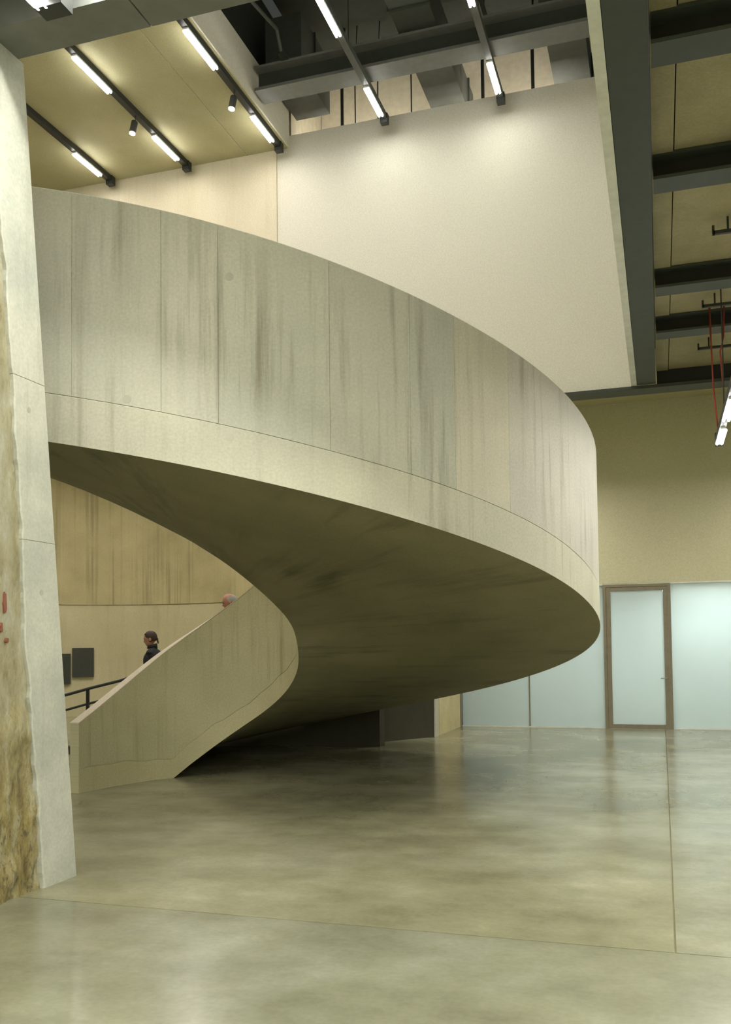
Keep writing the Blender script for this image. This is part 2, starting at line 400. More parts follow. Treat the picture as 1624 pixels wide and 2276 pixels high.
# ------------------------------------------------------------------ ducts and hangers in the services void
def duct(x0, x1, y0, y1, z0, z1, label):
    e = empty('ventilation_duct', ((x0+x1)/2, (y0+y1)/2, z0))
    MB().box(x0, x1, y0, y1, z0, z1).build('duct_body', M['duct'], e)
    k = y0+0.6
    while k < y1:
        MB().box(x0-0.03, x1+0.03, k, k+0.04, z0-0.03, z1+0.03).build('joint_flange', M['dark'], e); k += 1.5
    return tag(e, label, 'duct', 'ducts in the services void')
duct(-3.72, -3.10, 9.5, 16.6, 11.32, 11.9, 'wide grey duct left of the right-hand lamp track, over the beam')
duct(-1.53, -0.92, 9.5, 16.6, 11.32, 11.9, 'dark duct beside the right edge of the services void')
duct(-6.15, -5.50, 14.0, 15.4, 11.32, 12.3, 'short dark duct end at the left corner of the services void')
duct(-2.75, -2.45, 9.5, 14.6, 11.6, 11.9, 'narrow duct tucked beside the right-hand lamp track')
e = empty('ventilation_duct', (-5.6, 11.5, 12.0))
MB().box(-6.15, -4.6, 11.0, 11.9, 11.75, 12.6).build('duct_body', M['duct'], e)
MB().box(-6.15, -4.55, 10.98, 11.02, 11.7, 12.65).build('joint_flange', M['dark'], e)
tag(e, 'boxy grey duct crossing at the top left of the services void', 'duct', 'ducts in the services void')
for i, (x, y) in enumerate(((-5.30, 15.50), (-5.05, 15.50), (-4.62, 15.50), (-4.0, 15.50), (-2.72, 15.50), (-1.86, 15.50))):
    lbs = ['thin black hanger at the left corner of the white wall top', 'thin rod second from left above the white wall', 'thin rod just left of the left-hand lamp track end',
           'thin rod just right of the left-hand lamp track end', 'black hanger just left of the right-hand lamp track end', 'black hanger just right of the right-hand lamp track end']
    r = 0.03 if i in (0, 4, 5) else 0.012
    h = empty('hanger_rod', (x, y, 10.9))
    MB().tube([(x, y, 10.9), (x, y, 12.0), (x+0.02, y+0.1, 12.99)], r, 8).build('rod', M['rod'], h)
    MB().box(x-0.06, x+0.06, y-0.06, y+0.06, 10.9, 10.93).build('foot_plate', M['rod'], h)
    tag(h, lbs[i], 'hanger', 'hangers above the white wall')
p = empty('conduit', (-5.2, 12.6, 11.3))
MB().tube([(-6.1, 10.5, 11.6), (-5.75, 12.5, 11.55), (-5.6, 13.2, 11.5), (-5.6, 13.4, 11.22)], 0.03, 8).build('pipe', M['duct'], p)
MB().box(-5.66, -5.54, 13.36, 13.54, 11.2, 11.24).build('bracket', M['dark'], p)
tag(p, 'bent grey conduit dropping to the beam in the services void', 'pipe')

# ------------------------------------------------------------------ track lights
def track(name, x, y0, y1, z, tubes, spots, label, watts, col, group=None, hang=None, wd=0.10, near=None, body='track', toff=0.0):
    e = empty(name, (x, (y0+y1)/2, z))
    MB().box(x-wd/2, x+wd/2, y0, y1, z-0.10, z).build('track_body', M[body], e)
    MB().box(x-wd/2-0.015, x+wd/2+0.015, y1-0.10, y1+0.02, z-0.16, z-0.001).build('end_cap', M['track'], e)
    xt = x; x = xt+toff
    for (a, b_) in tubes:
        t = MB().box(x-wd/2+0.005, x+wd/2-0.005, a, b_, z-0.128, z-0.10).build('lamp_tray', M['white'], e)
        for s in (-1, 1):
            MB().tube([(x+s*0.028, a+0.01, z-0.145), (x+s*0.028, b_-0.01, z-0.145)], 0.018, 8).build('lamp_tube', M['tube'], t, smooth=True)
        lamp('tube_light', (x, (a+b_)/2, z-0.17), 0.08, b_-a, watts*((near if a > 3 else (0.45 if a > -3 else (0.8 if x < -5 else (2.9 if x > 2 else 1.5)))) if near else (0.7 if a > 13.5 else (1.5 if z > 9 else 1))), col, e)
    x = xt
    for ys in spots:
        s = MB().tube([(x, ys, z-0.10), (x, ys, z-0.20), (x, ys-0.02, z-0.22), (x-0.02, ys-0.06, z-0.42)], [0.02, 0.02, 0.055, 0.055], 14).build('spot_head', M['track'], e)
        MB().tube([(x-0.02, ys-0.06, z-0.421), (x-0.021, ys-0.062, z-0.435)], 0.05, 14).build('spot_lens', M['lens'], s)
        l = lamp('spot_light', (x-0.022, ys-0.065, z-0.45), 0.08, 0.08, watts*0.25, WARM, e)
    if hang:
        for (yy, zt) in hang:
            MB().tube([(x, yy, z), (x, yy, zt)], 0.008, 6).build('suspension_rod', M['rod'], e)
    return tag(e, label, 'track light', group)
GT = 'linear track lights over the atrium'
TB = [(11.5, 12.45), (13.78, 14.60)]
TBX = TB + [(9.3, 10.2), (7.1, 8.0)]
track('track_light', -6.30, 6.6, 14.95, ZS, TBX, [13.1], 'black lamp track at the slab edge, brightest pair of tubes and one spot', P_HIGH, WARM, GT)
track('track_light', -8.17, 6.6, 15.0, ZS, TBX, [13.2], 'black lamp track across the middle of the olive slab with one spot', P_HIGH, WARM, GT)
track('track_light', -9.80, 6.6, 15.0, ZS-0.003, [(13.81, 14.62), (9.3, 10.2), (7.1, 8.0)], [], 'leftmost black lamp track on the olive slab, nearest the pier', P_HIGH, WARM, GT)
track('track_light', -4.30, 6.6, 14.85, ZS+0.08, TBX, [], 'lamp track crossing the dark void left of the wide duct', P_HIGH, COOL, GT, [(9, 12.99), (12.9, 12.99)], body='duct')
track('track_light', -2.31, 6.6, 14.90, ZS+0.08, TBX, [], 'lamp track crossing the dark void right of the wide duct', P_HIGH, COOL, GT, [(9, 12.99), (12.9, 12.99)], body='duct')
GL = 'linear track lights under the gallery'
for x in (-3.47, -1.3, 1.0, 3.3, 5.6, -6.2, -8.6):  # only the top-left track is seen; the others are added for brightness
    lab = {-3.47: 'short lamp track under the grey gallery soffit at the top left corner', -1.3: 'added unseen lamp track overhead, just left of the viewer', 1.0: 'added unseen lamp track overhead, just right of the viewer', 3.3: 'added unseen lamp track overhead, second right of the viewer', 5.6: 'rightmost added unseen lamp track overhead', -6.2: 'added lamp track hidden just left of the pier', -8.6: 'leftmost added lamp track, hidden beyond the pier'}[x]
    track('gallery_track_light', x, -13.0, 4.72, ZB+0.02, [(3.7, 4.65), (0.9, 1.8), (-1.8, -0.9), (-4.5, -3.6), (-7.2, -6.3), (-9.9, -9.0), (-12.6, -11.7)], [], lab, P_LOW*(1.5 if x < -5 else 1), COOL, GL, [(4.2, ZB+0.298), (-3, ZB+0.298)], wd=0.16, near=0.4, toff=-0.05)  # the two tracks left of the pier are added to brighten the inner balustrade
for x, lb in ((-4.9, 'added unseen lamp batten behind the white wall top, left'), (-2.2, 'added unseen lamp batten behind the white wall top, right')):
    e = empty('added_void_batten', (x, 15.6, 10.6))  # battens added to brighten the wall of the void, none seen
    MB().box(x-0.9, x+0.9, YW+0.255, YW+0.33, 10.62, 10.70).build('housing', M['white'], e)
    MB().tube([(x-0.88, YW+0.36, 10.66), (x+0.88, YW+0.36, 10.66)], 0.014, 8).build('lamp_tube', M['tube'], e)
    lamp('added_batten_light', (x, YW+0.40, 10.68), 1.7, 0.05, 45, WARM, e, rot=(math.radians(115), 0, 0))
    tag(e, lb, 'added batten light', 'added battens in the void')
for k, (x0, x1) in enumerate(((-3.30, -1.45), (-1.15, 0.85), (1.15, 3.15))):
    e = empty('recessed_strip_light', ((x0+x1)/2, 4.70, 5.95))
    MB().box(x0, x1, 4.64, 4.76, 5.945, 6.018).build('housing', M['white'], e)
    MB().box(x0+0.02, x1-0.02, 4.67, 4.73, 5.935, 5.945).build('diffuser', M['tube'], e)
    lamp('strip_light', ((x0+x1)/2, 4.70, 5.93), x1-x0-0.04, 0.05, P_STRIP, COOL, e)
    tag(e, 'recessed strip light behind the gallery edge, '+['nearest the pier', 'above the viewer', 'furthest right'][k], 'strip light', 'recessed gallery strips')
# pendant track in the right bay
pd = track('pendant_track_light', 0.765, 6.0, 12.62, 4.34, [(10.35, 11.25), (11.75, 12.55), (8.3, 9.2)], [], 'slim pendant lamp track hanging on cables at the right edge', P_PEND, COOL, None, [(11.5, 5.958), (8.0, 5.958)], wd=0.07)
track('pendant_track_light', 4.2, 6.0, 12.62, 4.34, [(10.35, 11.25), (11.75, 12.55), (8.3, 9.2)], [], 'pendant lamp track further right in the bay', P_PEND, COOL, None, [(11.5, 5.958), (8.0, 5.958)], wd=0.07)
# lamps added behind the stair to brighten foyer and corridor, none seen
for k, (x, y) in enumerate(((-12.2, 16.2), (-13.2, 12.0), (-9.2, 16.4), (-2.3, 16.9), (2.8, 16.9))):
    e = empty('added_luminaire', (x, y, 6.38))
    zz = (6.4 if x < -5 else 5.0) if y > YW+0.3 else 8.6
    MB().box(x-0.12, x+0.12, y-0.75, y+0.75, zz-0.10, zz).build('housing', M['white'], e)
    MB().box(x-0.10, x+0.10, y-0.72, y+0.72, zz-0.115, zz-0.10).build('diffuser', M['tube'], e)
    if zz != 6.4:
        for dy in (-0.5, 0.5): MB().tube([(x, y+dy, zz), (x, y+dy, ZS if zz > 7 else 6.4)], 0.008, 6).build('suspension_rod', M['rod'], e)
    lamp('added_luminaire_light', (x, y, zz-0.13), 0.2, 1.4, P_BACK if x < -5 else P_BACK*0.42, WARM, e)
    tag(e, ['added foyer luminaire over the middle of the curved wall', 'added suspended luminaire left of the stair foot', 'added foyer luminaire at the right end of the curved wall', 'added corridor luminaire behind the stair, left of the door', 'added corridor luminaire in front of the glazing, furthest right'][k], 'ceiling light', 'added foyer luminaires')

# ------------------------------------------------------------------ brackets and cables in the right bay
for (x, y, z, lb) in ((0.60, 9.85, 5.79, 'black hanging strut bracket in the widest soffit panel, topmost of three'),
                      (0.585, 11.99, 5.79, 'black hanging strut bracket between the third and fourth cross beams'),
                      (0.595, 13.72, 5.79, 'black hanging strut bracket above the last beam, lowest of three')):
    e = empty('hanging_bracket', (x, y, z))
    MB().box(x, x+1.3, y-0.02, y+0.02, z, z+0.035).build('strut', M['rod'], e)
    MB().box(x-0.012, x+0.012, y-0.02, y+0.02, z, z+0.09).build('end_lip', M['rod'], e)
    for dx in (0.14, 1.05):
        MB().tube([(x+dx, y, z+0.03), (x+dx, y, 5.958)], 0.011, 8).build('hanger_rod', M['rod'], e)
    tag(e, lb, 'bracket', 'hanging brackets in the right bay')
c1 = MB().tube([(0.86, 12.45, 5.958), (0.845, 12.45, 5.55), (0.80, 12.45, 5.36), (0.82, 12.45, 5.0), (0.83, 12.45, 4.72), (0.79, 12.40, 4.345)], 0.011, 8).build('red_cable', M['red'], smooth=True)
tag(c1, 'kinked red cable dropping from the soffit to the pendant track', 'cable', 'red cables')
c2 = MB().tube([(0.69, 12.5, 5.958), (0.70, 12.5, 5.3), (0.71, 12.5, 4.9), (0.755, 12.5, 4.345)], 0.011, 8).build('red_cable', M['red'], smooth=True)
tag(c2, 'straighter thin red cable just left of the kinked one', 'cable', 'red cables')

# ------------------------------------------------------------------ glazed screen, door
w1 = struct(empty('window_1', (-3.2, YG, 0)))
for x0, x1 in ((-3.92, -2.56), (-2.545, -1.078)):
    MB().box(x0, x1, YG+0.02, YG+0.04, 0.02, 2.80).build('pane', M['glass'], w1)
MB().box(-2.565, -2.540, YG+0.005, YG+0.045, 0.02, 2.80).build('joint_strip', M['bronze'], w1)
MB().box(-3.93, -1.083, YG, YG+0.06, 0.0, 0.018).build('bottom_channel', M['plaster_edge'], w1)
w2 = struct(empty('window_2', (4, YG, 0)))
for x0, x1 in ((0.187, 2.9), (2.915, 5.6), (5.615, 8.3), (8.315, 11)):
    MB().box(x0, x1, YG+0.02, YG+0.04, 0.02, 2.80).build('pane', M['glass'], w2)
MB().box(0.188, 11, YG, YG+0.06, 0.0, 0.018).build('bottom_channel', M['plaster_edge'], w2)
struct(MB().box(0.19, 11, YG-0.005, YG+0.06, 2.80, 2.83).build('trim_1', M['plaster_edge']))
struct(MB().box(-3.95, -1.09, YG-0.005, YG+0.06, 2.80, 2.83).build('trim_2', M['plaster_edge']))
d = struct(empty('door_1', (-0.45, YG, 0)))
DX0, DX1, DT = -1.08, 0.185, 2.81
fr = MB()
fr.box(DX0, DX0+0.055, YG-0.03, YG+0.08, 0, DT).box(DX1-0.055, DX1, YG-0.03, YG+0.08, 0, DT).box(DX0+0.055, DX1-0.055, YG-0.03, YG+0.08, DT-0.05, DT)
fr.build('door_frame', M['bronze'], d)
a, b_ = DX0+0.056, DX1-0.056
for nm, bx in (('stile', (a, a+0.085, 0.004, DT-0.051)), ('stile', (b_-0.085, b_, 0.004, DT-0.051)), ('rail', (a+0.0852, b_-0.0852, 0.004, 0.085)), ('rail', (a+0.0852, b_-0.0852, DT-0.13, DT-0.051))):
    MB().box(bx[0], bx[1], YG-0.02, YG+0.04, bx[2], bx[3]).build(nm, M['bronze'], d, bevel=0.002)
MB().box(a+0.0855, b_-0.0855, YG+0.0, YG+0.02, 0.0855, DT-0.1305).build('pane', M['glass'], d)
h = MB().box(b_-0.065, b_-0.02, YG-0.028, YG-0.02, 0.84, 1.02).build('handle_plate', M['bronze'], d)
MB().tube([(b_-0.035, YG-0.028, 0.98), (b_-0.035, YG-0.07, 0.98), (b_-0.05, YG-0.08, 0.98), (b_-0.16, YG-0.08, 0.98)], 0.010, 8).build('lever', M['chrome'], h, smooth=True)
for z in (0.35, 1.40, 2.45):
    MB().tube([(a-0.004, YG-0.034, z-0.05), (a-0.004, YG-0.034, z+0.05)], 0.008, 8).build('hinge', M['bronze'], d)
# lit room behind the glass
struct(MB().box(-3.9, 11, 22.0, 22.2, 0, 2.83).build('wall_back_room', M['white']))
struct(MB().box(-3.9, 11, YG+0.3, 22.0, 2.83, 2.95).build('ceiling_back_room', M['white']))
for i, (x, y, k) in enumerate(((0.95, 19.35, 1.0), (-2.3, 20.6, 0.9), (-0.5, 20.4, 0.9), (2.4, 20.2, 1.1), (4.8, 20.2, 1.0))):
    e = empty('room_luminaire', (x, y, 2.8))
    MB().box(x-0.62, x+0.62, y-0.1, y+0.1, 2.77, 2.83).build('housing', M['white'], e)
    MB().box(x-0.6, x+0.6, y-0.08, y+0.08, 2.755, 2.77).build('diffuser', M['tube'], e)
    lamp('room_light', (x, y, 2.745), 1.2, 0.15, P_GLASS*k, (0.93, 1.0, 0.99), e)
    tag(e, 'luminaire behind the frosted glass, '+['close to the pane right of the door', 'behind the leftmost panes', 'behind the door', 'well right of the door', 'furthest right'][i], 'ceiling light', 'luminaires behind the glass')

# ------------------------------------------------------------------ raked pier at the left
PX = -4.12
def far_edge(z): return 5.87-(5.87-5.24)*z/ZB
pr = struct(empty('wall_left', (PX-0.5, 4.0, 0)))
bnd = [(0.0, 5.495), (0.39, 5.445), (1.02, 5.368), (1.485, 5.318), (1.79, 5.268), (2.46, 5.238), (3.01, 5.19), (3.52, 5.125), (3.9, 5.09), (4.72, 4.995), (5.72, 4.88)]
def bnd_y(z):
    for (z0, y0), (z1, y1) in zip(bnd, bnd[1:]):
        if z <= z1: y = y0+(y1-y0)*(z-z0)/(z1-z0); break
    return y + 0.022*noise.noise(Vector((1.3, z*4.0, 0.2))) + 0.014*noise.noise(Vector((7.1, z*11.0, 3.0)))
# rough old face: displaced grid (recessed behind the new concrete)
v = []; f = []; NY, NZ = 70, 150
for j in range(NZ+1):
    z = ZB*j/NZ
    y1 = bnd_y(z)+0.03
    for i in range(NY+1):
        y = 2.6+(y1-2.6)*(i/NY)**0.6
        amp = 0.045 if z < 1.3 else 0.018
        q = Vector((2.0, y*5, z*3.2))
        dz = amp*(noise.noise(q)+0.6*noise.noise(q*2.7)+0.4*noise.noise(q*6.1))
        v.append((PX-0.030+dz*0.6, y, z))
for j in range(NZ):
    for i in range(NY):
        k = j*(NY+1)+i; f.append((k, k+1, k+NY+2, k+NY+1))
ro = mesh_obj('old_rough_face', v, f, M['rough'], pr, smooth=True)
ro['label'] = 'ochre stained old rough concrete'
# core behind
mbc = MB()
mbc.v = [(PX-1.0, 2.6, 0), (PX-0.06, 2.6, 0), (PX-0.06, far_edge(0)-0.002, 0), (PX-1.0, far_edge(0)-0.002, 0),
         (PX-1.0, 2.6, ZB), (PX-0.06, 2.6, ZB), (PX-0.06, far_edge(ZB)-0.002, ZB), (PX-1.0, far_edge(ZB)-0.002, ZB)]
mbc.f = [(0, 3, 2, 1), (4, 5, 6, 7), (0, 1, 5, 4), (1, 2, 6, 5), (2, 3, 7, 6), (3, 0, 4, 7)]
mbc.build('core', M['pier'], pr)
# new smooth concrete in cast lifts, ragged edge against the old face
for z0, z1 in ((0.0, 2.408), (2.411, 3.519), (3.523, ZB)):
    n = max(20, int((z1-z0)*28)); v = []; f = []
    for j in range(n+1):
        z = z0+(z1-z0)*j/n; yb = bnd_y(z); ye = far_edge(z); ch = 0.015
        row = [(PX-0.07, yb), (PX-0.006, yb), (PX, yb+0.012), (PX, ye-ch), (PX-ch, ye), (PX-0.97, ye)]
        v += [(x, y, z) for x, y in row]
    for j in range(n):
        for i in range(5):
            k = j*6+i; f.append((k, k+1, k+7, k+6))
    f += [tuple(range(6))[::-1], tuple(n*6+i for i in range(6))]
    o = mesh_obj('smooth_lift', v, f, M['pier'], pr)
for y, z, ry, rz in ((5.088, 1.965, 0.017, 0.085), (5.058, 1.80, 0.010, 0.035), (5.112, 1.72, 0.014, 0.018)):
    v = [(PX-0.012, y, z)]; k = 14
    for i in range(k):
        a = 2*math.pi*i/k; q = 0.72+0.4*random.random()
        v.append((PX-0.014, y+ry*q*math.cos(a), z+rz*q*math.sin(a)))
    n0 = len(v)
    v += [(PX-0.06, p_[1], p_[2]) for p_ in v[1:]]
    f = [(0, 1+i, 1+(i+1) % k) for i in range(k)] + [(1+i, n0+i, n0+(i+1) % k, 1+(i+1) % k) for i in range(k)]
    mesh_obj('brick_fragment', v, f, M['brick'], pr)
for y, z in ((5.298, 3.311), (5.442, 2.055)):
    MB().tube([(PX-0.03, y, z), (PX+0.0015, y, z)], 0.02, 14).build('tie_hole', M['hole'], pr)

# ------------------------------------------------------------------ helical staircase
# rows: inner x,y | outer x,y | outer soffit z | outer top z | inner top z | pour-line z | inner soffit z
ROWS = [
    (-6.433, 9.183, -9.991, 9.615, -1.530, 0.301, 0.812, -1.564, -0.884),
    (-6.400, 9.419, -9.942, 9.969, -1.397, 0.439, 0.927, -1.427, -0.763),
    (-6.362, 9.636, -9.877, 10.338, -1.262, 0.578, 1.044, -1.289, -0.646),
    (-6.317, 9.835, -9.790, 10.720, -1.128, 0.718, 1.161, -1.152, -0.532),
    (-6.265, 10.016, -9.678, 11.112, -0.995, 0.855, 1.275, -1.015, -0.421),
    (-6.207, 10.177, -9.534, 11.511, -0.866, 0.990, 1.386, -0.881, -0.314),
    (-6.144, 10.319, -9.355, 11.913, -0.741, 1.120, 1.491, -0.750, -0.211),
    (-6.076, 10.443, -9.135, 12.310, -0.620, 1.246, 1.590, -0.622, -0.111),
    (-5.999, 10.557, -8.880, 12.690, -0.502, 1.370, 1.685, -0.497, -0.014),
    (-5.915, 10.660, -8.588, 13.048, -0.387, 1.491, 1.776, -0.374, 0.079),
    (-5.825, 10.752, -8.261, 13.381, -0.274, 1.609, 1.865, -0.252, 0.170),
    (-5.729, 10.833, -7.901, 13.684, -0.163, 1.726, 1.954, -0.132, 0.257),
    (-5.630, 10.901, -7.510, 13.953, -0.055, 1.841, 2.042, -0.012, 0.342),
    (-5.528, 10.957, -7.090, 14.183, 0.050, 1.953, 2.129, 0.105, 0.424),
    (-5.422, 11.002, -6.647, 14.370, 0.153, 2.062, 2.214, 0.221, 0.503),
    (-5.314, 11.035, -6.186, 14.511, 0.254, 2.170, 2.298, 0.336, 0.579),
    (-5.205, 11.056, -5.711, 14.605, 0.354, 2.277, 2.381, 0.451, 0.653),
    (-5.095, 11.066, -5.228, 14.648, 0.453, 2.383, 2.463, 0.567, 0.724),
    (-4.987, 11.064, -4.740, 14.640, 0.551, 2.490, 2.544, 0.684, 0.794),
    (-4.882, 11.051, -4.255, 14.580, 0.647, 2.594, 2.624, 0.801, 0.865),
    (-4.781, 11.028, -3.776, 14.468, 0.741, 2.698, 2.702, 0.918, 0.937),
    (-4.686, 10.994, -3.310, 14.304, 0.836, 2.802, 2.780, 1.036, 1.009),
    (-4.598, 10.952, -2.862, 14.088, 0.934, 2.906, 2.858, 1.156, 1.082),
    (-4.518, 10.901, -2.439, 13.821, 1.034, 3.012, 2.937, 1.278, 1.155),
    (-4.446, 10.844, -2.046, 13.506, 1.138, 3.118, 3.016, 1.403, 1.229),
    (-4.384, 10.781, -1.690, 13.145, 1.244, 3.224, 3.095, 1.529, 1.303),
    (-4.332, 10.714, -1.377, 12.742, 1.352, 3.331, 3.174, 1.658, 1.376),
    (-4.291, 10.646, -1.111, 12.300, 1.463, 3.439, 3.253, 1.787, 1.455),
    (-4.261, 10.579, -0.900, 11.824, 1.576, 3.548, 3.333, 1.917, 1.544),
    (-4.241, 10.513, -0.749, 11.319, 1.693, 3.658, 3.415, 2.048, 1.637),
    (-4.231, 10.450, -0.663, 10.794, 1.817, 3.770, 3.498, 2.183, 1.732),
    (-4.229, 10.392, -0.647, 10.257, 1.945, 3.883, 3.582, 2.321, 1.815),
    (-4.235, 10.336, -0.704, 9.722, 2.075, 3.997, 3.666, 2.459, 1.888),
    (-4.251, 10.271, -0.828, 9.209, 2.204, 4.112, 3.751, 2.593, 1.960),
    (-4.278, 10.199, -1.012, 8.724, 2.327, 4.227, 3.836, 2.721, 2.033),
    (-4.319, 10.122, -1.248, 8.274, 2.443, 4.343, 3.920, 2.838, 2.108),
    (-4.373, 10.042, -1.528, 7.862, 2.553, 4.460, 4.003, 2.948, 2.190),
    (-4.443, 9.960, -1.845, 7.491, 2.659, 4.578, 4.087, 3.052, 2.280),
    (-4.527, 9.880, -2.193, 7.161, 2.762, 4.696, 4.170, 3.151, 2.376),
    (-4.621, 9.808, -2.569, 6.869, 2.862, 4.813, 4.254, 3.247, 2.472),
    (-4.723, 9.744, -2.972, 6.617, 2.960, 4.928, 4.340, 3.344, 2.566),
    (-4.832, 9.690, -3.396, 6.406, 3.056, 5.039, 4.427, 3.439, 2.656),
    (-4.947, 9.646, -3.837, 6.238, 3.148, 5.147, 4.516, 3.532, 2.740),
    (-5.068, 9.613, -4.291, 6.114, 3.237, 5.254, 4.606, 3.623, 2.820),
    (-5.194, 9.591, -4.752, 6.035, 3.325, 5.360, 4.696, 3.713, 2.900),
    (-5.362, 9.577, -5.177, 5.998, 3.413, 5.466, 4.787, 3.803, 2.992),
]
NR = len(ROWS)
def cr(t, col):
    """Catmull-Rom through the rows, t in 0..1"""
    x = min(max(t, 0), 1)*(NR-1); i = min(int(x), NR-2); s = x-i
    p = [ROWS[min(max(i+k, 0), NR-1)][col] for k in (-1, 0, 1, 2)]
    return 0.5*((2*p[1])+(-p[0]+p[2])*s+(2*p[0]-5*p[1]+4*p[2]-p[3])*s*s+(-p[0]+3*p[1]-3*p[2]+p[3])*s**3)
T = []
NS = 240
for k in range(NS+1):
    t = k/NS; T.append([cr(t, c) for c in range(9)])
# straight landing behind the pier
last = T[-1]; prev = T[-4]
dI = Vector((-1.0, -0.01)); dO = Vector((-1.0, 0.02))
EXT = [(0, 0), (0.26, 0.146), (0.57, 0.328), (0.78, 0.455), (1.0, 0.568), (1.25, 0.668), (1.5, 0.760), (1.8, 0.848), (2.2, 0.93)]
def ext(q):
    for (a0, b0), (a1, b1) in zip(EXT, EXT[1:]):
        if q <= a1: return b0+(b1-b0)*(q-a0)/(a1-a0)
    return EXT[-1][1]
for k in range(1, 15):
    q = k*0.15
    rise = 0.22*(1-math.exp(-q/0.9))
    T.append([last[0]+dI.x*q, last[1]+dI.y*q, last[2]+dO.x*q, last[3]+dO.y*q, last[4]+rise*0.6, last[5]+rise, last[6]+rise, last[7]+rise*0.6, last[8]+ext(q)])
NT = len(T)
sI = [0.0]; sO = [0.0]
for a, b_ in zip(T, T[1:]):
    sI.append(sI[-1]+math.hypot(b_[0]-a[0], b_[1]-a[1])); sO.append(sO[-1]+math.hypot(b_[2]-a[2], b_[3]-a[3]))
TH = 0.20
def radial(k):
    a = T[k]; d_ = Vector((a[2]-a[0], a[3]-a[1])); return d_.normalized()
stair = empty('helical_staircase', (-4.8, 10.5, 0))
tag(stair, 'huge helical concrete staircase sweeping up round an open eye', 'staircase')
def ribbon(name, ks, fn, mat, color=None, parent=stair, uvf=None, gap=0):
    """closed section swept along rows ks; fn(k) -> list of (x,y,z); uvf(k)-> s coordinate"""
    v = []; uv = []
    for k in ks:
        sec = fn(k)
        for (x, y, z) in sec:
            v.append((x, y, z)); uv.append((uvf(k), z))
    ns = len(sec); f = []
    for i in range(len(ks)-1):
        for j in range(ns):
            j2 = (j+1) % ns
            f.append((i*ns+j, (i+1)*ns+j, (i+1)*ns+j2, i*ns+j2))
    f.append(tuple(range(ns))); f.append(tuple((len(ks)-1)*ns+j for j in range(ns))[::-1])
    o = mesh_obj(name, v, f, mat, parent, uv=uv)
    bm = bmesh.new(); bm.from_mesh(o.data); bmesh.ops.recalc_face_normals(bm, faces=bm.faces); bm.to_mesh(o.data); bm.free()
    for p_ in o.data.polygons: p_.use_smooth = True
    o.data.set_sharp_from_angle(angle=math.radians(35))
    if color: o.color = (*color, 1)
    if gap:
        for base, other in ((0, 1), (len(ks)-1, len(ks)-2)):
            for j in range(ns):
                p0 = o.data.vertices[base*ns+j].co; p1 = o.data.vertices[other*ns+j].co
                p0 += (p1-p0).normalized()*gap
    return o
def outer_sec(lo, hi, th=TH, out=0.0, lift=0.0):
    def fn(k):
        a = T[k]; r = radial(k); zl, zh = lo(k), hi(k)
        x0, y0 = a[2]+r.x*out, a[3]+r.y*out; x1, y1 = a[2]-r.x*th, a[3]-r.y*th
        ch = 0.008
        return [(x0, y0, zl), (x0, y0, zh-ch), (x0-r.x*ch, y0-r.y*ch, zh), (x1, y1, zh), (x1, y1, zl+min(lift, max(zl, 0.0)))]
    return fn
THI = 0.13
def inner_sec(lo, hi, th=THI, lift=0.0):
    def fn(k):
        a = T[k]; r = radial(k); zl, zh = lo(k), hi(k)
        x0, y0 = a[0], a[1]; x1, y1 = a[0]+r.x*th, a[1]+r.y*th
        ch = 0.008
        return [(x0, y0, zl), (x0, y0, zh-ch), (x0+r.x*ch, y0+r.y*ch, zh), (x1, y1, zh), (x1, y1, zl+min(lift, max(zl, 0.0)))]
    return fn
z4 = lambda k: max(T[k][4], 0.0)
line = lambda k: max(T[k][7], T[k][4]+0.30)
kf = lambda u: int(round(u/0.9*NS))
# outer balustrade: formwork panels between the vertical joints
cuts = [kf(0.315), kf(0.42), kf(0.52), kf(0.60), kf(0.661), kf(0.703), kf(0.727), kf(0.747), kf(0.777), kf(0.815), kf(0.833), kf(0.864), NT-1]
tints = [(1, 1, 1)]*3 + [(1.0, 0.97, 1.0), (1.0, 0.97, 0.99), (1.10, 1.05, 1.0), (0.92, 0.93, 0.93), (0.95, 0.95, 0.94), (0.97, 0.98, 0.96), (1, 1, 0.98), (0.98, 0.98, 0.95), (1.0, 1.0, 0.96)]  # the lightest, warmest tint paints in a patch of lamp light
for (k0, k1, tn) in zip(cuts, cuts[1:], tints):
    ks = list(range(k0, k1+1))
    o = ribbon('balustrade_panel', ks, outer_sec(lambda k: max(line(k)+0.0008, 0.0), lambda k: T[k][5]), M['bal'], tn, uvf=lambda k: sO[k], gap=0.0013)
ko0 = kf(0.315)
eb = ribbon('outer_edge_band', list(range(ko0, NT)), outer_sec(z4, lambda k: line(k)-0.0008, out=0.002, lift=0.10), M['bal'], (1.03, 1.02, 0.97), uvf=lambda k: sO[k])
# backing strip closes the panel joints
ribbon('joint_backing', list(range(ko0, NT)), lambda k: [(T[k][2]-radial(k).x*q, T[k][3]-radial(k).y*q, z) for q, z in ((0.02, z4(k)+0.05), (0.02, T[k][5]-0.03), (TH-0.02, T[k][5]-0.03), (TH-0.02, z4(k)+0.05))], M['inner'], uvf=lambda k: sO[k])
